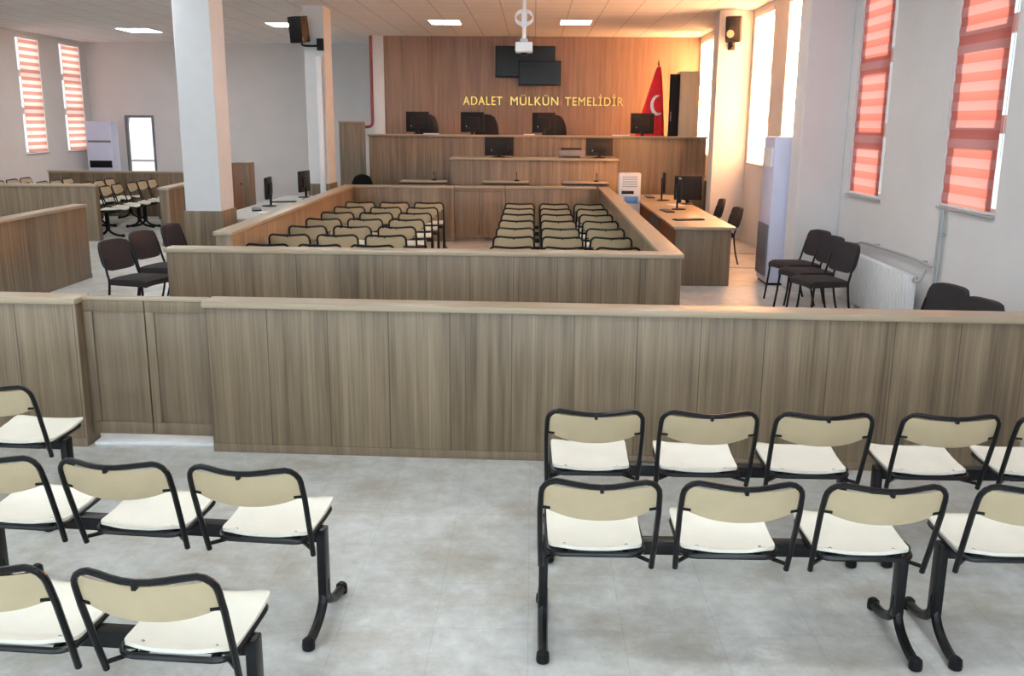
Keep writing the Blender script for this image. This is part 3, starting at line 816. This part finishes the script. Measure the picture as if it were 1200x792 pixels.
monitor('large black screen facing the hall at the far end of the right desk', (2.58, 15.9, .786), PI, .46, .40, G2, stand=.07)
def keyboard(label, loc, rz):
    t = thing('computer_keyboard', label, 'keyboard', loc, rz, 'keyboards on the side desks')
    bm = B(); box(bm, -.22, .22, -.07, .07, 0, .016, bev=.005); obj('body', bm, 'satin', t)
    bm = B()
    for r in range(5):
        for c in range(14): box(bm, -.205 + c * .0292, -.18 + c * .0292, -.058 + r * .0235, -.038 + r * .0235, .0165, .022)
    obj('keys', bm, 'grey', t, smooth=0)
for lab, loc, rz in (('black keyboard on the right desk near its front end', (2.17, 13.2, .786), .35), ('black keyboard at the foot of the nearer monitor on the right desk', (2.05, 14.5, .786), PI / 2 + .1),
                     ('black keyboard at the far end of the right desk', (2.12, 17.3, .786), PI / 2),
                     ('black keyboard on the left desk nearest its front end', (-4.16, 14.1, .786), PI / 2 + .3), ('black keyboard in the middle of the left desk', (-4.12, 15.5, .786), .3), ('black keyboard by the far monitor on the left desk', (-3.84, 15.9, .786), PI / 2 + .2)):
    keyboard(lab, loc, rz)
for lab, loc in (('white paper sheaf on the left desk before its first monitor', (-3.86, 13.6, .7865)), ('white paper sheaf on the right desk between its monitors', (2.33, 15.6, .7865))):
    tag(bx('paper_sheaf', 'paper', None, -.11, .11, -.15, .15, 0, .015, bev=.002, loc=loc, rotz=.3), lab, 'papers', 'papers on the side desks')

# white floor unit between enclosure and right desk
fu = thing('floor_unit', 'small white floor-standing unit with dark display and blue front panel', 'air cooler', (1.48, 16.5, 0))
bm = B(); box(bm, 0, .38, 0, .30, .02, 1.255, bev=.015); obj('casing', bm, 'white', fu)
bm = B()
for k in range(5): box(bm, .06, .32, -.006, -.0005, 1.02 + k * .04, 1.04 + k * .04)
obj('grille', bm, 'greymetal', fu, smooth=0)
bx('display', 'screen', fu, .05, .26, -.008, -.0005, .90, .955, bev=.002)
bx('blue_panel', 'blue', fu, .10, .34, -.008, -.0005, .74, .86, bev=.002)
bx('base', 'satin', fu, .01, .37, .01, .29, 0, .0195)

# ------------------------------------------------------------------ right wall: air conditioner, radiator, pipes
ac = thing('floor_air_conditioner', 'tall pale lilac floor-standing air conditioner beside the right pillar', 'air conditioner', (3.10, 12.46, 0))
bm = B(); box(bm, 0.012, .44, 0, .56, .03, 1.94, bev=.02); obj('casing', bm, 'lilac', ac)
bm = B(); box(bm, -.012, .0115, .03, .53, .12, .80, bev=.003)
for k in range(16): box(bm, -.018, -.0125, .04, .52, .14 + k * .04, .16 + k * .04)
obj('intake_grille', bm, 'grey', ac, smooth=0)
bm = B(); box(bm, -.006, .0115, .05, .51, 1.55, 1.80, bev=.003); obj('outlet', bm, 'white', ac)
bx('base', 'satin', ac, .03, .43, .02, .54, 0, .0295)
rd = thing('radiator', 'white column radiator under the right wall window beside the visitor chairs', 'radiator', (3.70, 9.12, 0))
RL = 1.72
bm = B(); n = 27
for k in range(n):
    y = (k + .5) * RL / n
    box(bm, -.045, .045, y - .020, y + .020, .11, .67, bev=.014, seg=2)
obj('radiator_columns', bm, 'white', rd, smooth=50)
bm = B()
for z in (.15, .63): tube(bm, [(0, .0, z), (0, RL, z)], .022, 10)
obj('header', bm, 'white', rd)
bm = B(); tube(bm, smooth_path([(0, -.01, .63), (0, -.09, .63), (.03, -.13, .66), (.06, -.15, .75)], 4), .011, 8); lathe(bm, [(.02, 0), (.025, .02), (.02, .05)], (0, -.06, .615), 12); obj('valve', bm, 'greymetal', rd)
bm = B()
for y in (.3, 1.4): pass
for y in (.25, 1.45): box(bm, -.03, .03, y, y + .05, 0, .11, bev=.004)
obj('bracket', bm, 'greymetal', rd)
hp = thing('heating_pipe', 'thin grey pipe rising beside the radiator to the nearest window', 'pipe', (3.82, 8.93, 0))
bm = B(); tube(bm, [(0, 0, .02), (0, 0, 1.33)], .013, 8); tube(bm, [(0, -.055, .02), (0, -.055, 1.33)], .013, 8); obj('pipe_run', bm, 'greymetal', hp)
bm = B()
for z in (.5, 1.1): box(bm, -.01, .039, -.07, .015, z - .01, z + .01, bev=.002)
obj('pipe_clamp', bm, 'greymetal', hp)
cs = thing('pipe_shelf', 'grey horizontal pipe running along the wall just above the radiator', 'pipe', (3.81, 9.0, .78))
bm = B(); tube(bm, smooth_path([(0, -.03, .0), (0, .2, .01), (0, .6, .02), (0, 1.75, .0), (-.04, 1.95, -.02), (-.08, 2.02, -.05)], 5), .014, 8); obj('pipe_run', bm, 'greymetal', cs)
bm = B()
for y in (.2, 1.5): box(bm, -.006, .049, y, y + .02, .0, .03, bev=.002)
obj('wall_clamp', bm, 'greymetal', cs)

# loudspeakers
def speaker(label, loc, side, rz):
    t = thing('wall_speaker', label, 'loudspeaker', loc, 0, 'loudspeakers on the pillars')
    R = Matrix.Rotation(rz, 4, 'Z') @ Matrix.Rotation(math.radians(9), 4, 'X')
    def put(bm): bmesh.ops.transform(bm, matrix=R, verts=bm.verts); return bm
    bm = B(); box(bm, -.13, .13, -.12, .12, -.215, .215, bev=.02, seg=3); obj('cabinet', put(bm), 'satin', t)
    bm = B(); box(bm, -.11, .11, -.135, -.1205, -.19, .19, bev=.01); obj('front_grille', put(bm), 'satin', t)
    if side:
        bm = B(); tube(bm, smooth_path([(.02, .08, -.22), (.05, .10, -.255), (.2, .12, -.26), (.32, .16, -.25)], 4), .018, 8); obj('arm', bm, 'satin', t)
        bm = B(); box(bm, .26, .38, .165, .228, -.33, -.13, bev=.01); obj('wall_plate', bm, 'satin', t)
    else:
        bm = B(); tube(bm, smooth_path([(.02, .09, -.20), (.02, .12, -.26), (.02, .2, -.28)], 4), .022, 8); lathe(bm, [(.01, -.03), (.03, -.015), (.034, 0), (.03, .015), (.01, .03)], (.02, .12, -.27), 14); obj('arm', bm, 'satin', t)
        bm = B(); box(bm, -.04, .08, .19, .228, -.34, -.2, bev=.008); obj('wall_plate', bm, 'satin', t)
        bm = B(); lathe(bm, [(.066, 0), (.066, .004), (.03, .008)], (0, 0, 0), 20)
        bmesh.ops.transform(bm, matrix=R @ Matrix.Translation((-.04, -.136, -.07)) @ Matrix.Rotation(PI / 2, 4, 'X'), verts=bm.verts); obj('cone', bm, 'beige', t)
speaker('black loudspeaker on a bracket arm from the far left pillar', (-4.08, 16.87, 3.63), 1, -.35)
speaker('black loudspeaker on the right pillar beside the sunlit windows', (3.47, 17.32, 3.72), 0, -.3)
cd = thing('cable_conduit', 'white cable conduit running down the front of the far left pillar', 'conduit', (-3.80, 17.078, 0))
bm = B(); box(bm, -.05, .05, -.035, 0, 0, 3.2, bev=.006); obj('cover', bm, 'white', cd)
bm = B()
for z in (1.2, 2.4): box(bm, -.056, .056, -.04, -.0355, z, z + .05, bev=.001)
obj('joint_cover', bm, 'white', cd)

# far-left air conditioner
fa = thing('floor_air_conditioner', 'white floor-standing air conditioner with dark slots beside the bright door', 'air conditioner', (-11.52, 24.4, 0))
bm = B(); box(bm, 0, .68, 0, .4, .03, 2.05, bev=.03, seg=3); obj('casing', bm, 'lilac', fa)
bx('slot', 'grey', fa, .04, .64, -.012, -.0005, 1.52, 1.57); bx('slot', 'screen', fa, .05, .63, -.012, -.0005, .88, 1.06)
bx('base', 'satin', fa, .03, .65, .02, .38, 0, .0295)

# dark cable strips on the floor right of the desk
for i, (y, lab) in enumerate(((14.0, 'dark floor strip right of the desk, nearer one'), (15.62, 'dark floor strip right of the desk, farther one'))):
    bm = B(); box(bm, 2.95, 3.84, y - .03, y + .03, 0, .012, bev=.004)
    struct('trim_%d' % (i + 1), bm, 'greymetal', smooth=35)

# ceiling lights
GLT = 'recessed ceiling lights'
def clight(label, x, y, w=.6, l=.8, m='lamp_soft'):
    t = thing('ceiling_light', label, 'ceiling light', (x, y, H), 0, GLT)
    bm = B(); f = .03
    box(bm, -w / 2 - f, w / 2 + f, -l / 2 - f, -l / 2, -.014, 0); box(bm, -w / 2 - f, w / 2 + f, l / 2, l / 2 + f, -.014, 0)
    box(bm, -w / 2 - f, -w / 2, -l / 2, l / 2, -.014, 0); box(bm, w / 2, w / 2 + f, -l / 2, l / 2, -.014, 0)
    obj('frame', bm, 'white', t, smooth=0)
    bx('diffuser', m, t, -w / 2 + .001, w / 2 - .001, -l / 2 + .001, l / 2 - .001, -.010, -.001, bev=0)
    return t
clight('lit ceiling panel just left of the projector pole', -1.82, 19.8)
clight('lit ceiling panel just right of the projector pole', .80, 19.7)
clight('lit ceiling panel over the far left hall', -8.9, 21.9, .7, .9, 'lamp')
clight('lit ceiling panel behind the left loudspeaker', -5.25, 20.5, .6, .8, 'lamp')
for y in (11.5, 8.0, 3.9, -.6):
    for x in (-9.0, -5.25, -1.82, 1.6):
        clight('added unseen ceiling panel brightening the far left hall', x, y, .6, .6, 'lamp')

for x in (-9.0, -5.25): clight('added unseen ceiling panel brightening the far left hall', x, 15.2, .6, .6, 'lamp')  # extra panels out of view, added to brighten the left hall
# ------------------------------------------------------------------ light
w = bpy.data.worlds.new('sky_world'); SC.world = w; w.use_nodes = True
bg = w.node_tree.nodes['Background']; bg.inputs[0].default_value = (.93, .97, 1, 1); bg.inputs[1].default_value = 1.35
def light(name, kind, loc, rot, energy, col, **k):
    l = bpy.data.lights.new(name, kind); l.energy = energy; l.color = col
    for a, v in k.items(): setattr(l, a, v)
    o = bpy.data.objects.new(name, l); COL.objects.link(o); o.location = loc; o.rotation_euler = rot
    return o
# sun from beyond the right wall
d = Vector((-1, -.38, -.62)).normalized()
s = light('sun', 'SUN', (10, 10, 10), d.to_track_quat('-Z', 'Y').to_euler(), 7.5, (1, .82, .66), angle=.03)
# daylight standing in the window openings
for a, b, z0, z1 in RR:
    light('window_daylight', 'AREA', ((a + b) / 2, YN - .38, (z0 + z1) / 2), (PI / 2, 0, 0), 200, (.72, .87, 1), shape='RECTANGLE', size=b - a, size_y=z1 - z0)
for a, b, z, m, lab in RW[2:5]:
    light('window_daylight', 'AREA', (XR + .36, (a + b) / 2, (z + WT) / 2), (0, PI / 2, 0), 4200 if a < 15 else 2400, (1, .44, .19), shape='RECTANGLE', size=WT - z, size_y=b - a)

for a, b, z, m, lab in LW:
    light('window_daylight', 'AREA', (XL - .36, (a + b) / 2, (z + WT) / 2), (0, -PI / 2, 0), 42, (1, .93, .88), shape='RECTANGLE', size=WT - z, size_y=b - a)

# ------------------------------------------------------------------ camera
cam = bpy.data.cameras.new('camera'); co = bpy.data.objects.new('camera', cam); COL.objects.link(co)
cam.sensor_width = 36; cam.lens = 1100 / 1200 * 36; cam.clip_end = 200; cam.clip_start = .05
pitch, yaw, roll = .2254, .0215, .0077
Rm = Matrix.Rotation(yaw, 4, 'Z') @ Matrix.Rotation(PI / 2 - pitch, 4, 'X') @ Matrix.Rotation(roll, 4, 'Z')
co.matrix_world = Matrix.Translation((0, 0, 2.0924)) @ Rm
SC.camera = co
SC.view_settings.view_transform = 'Standard'; SC.view_settings.look = 'None'
SC.view_settings.gamma = 1; SC.view_settings.use_curve_mapping = False
SC.view_settings.exposure = -.12
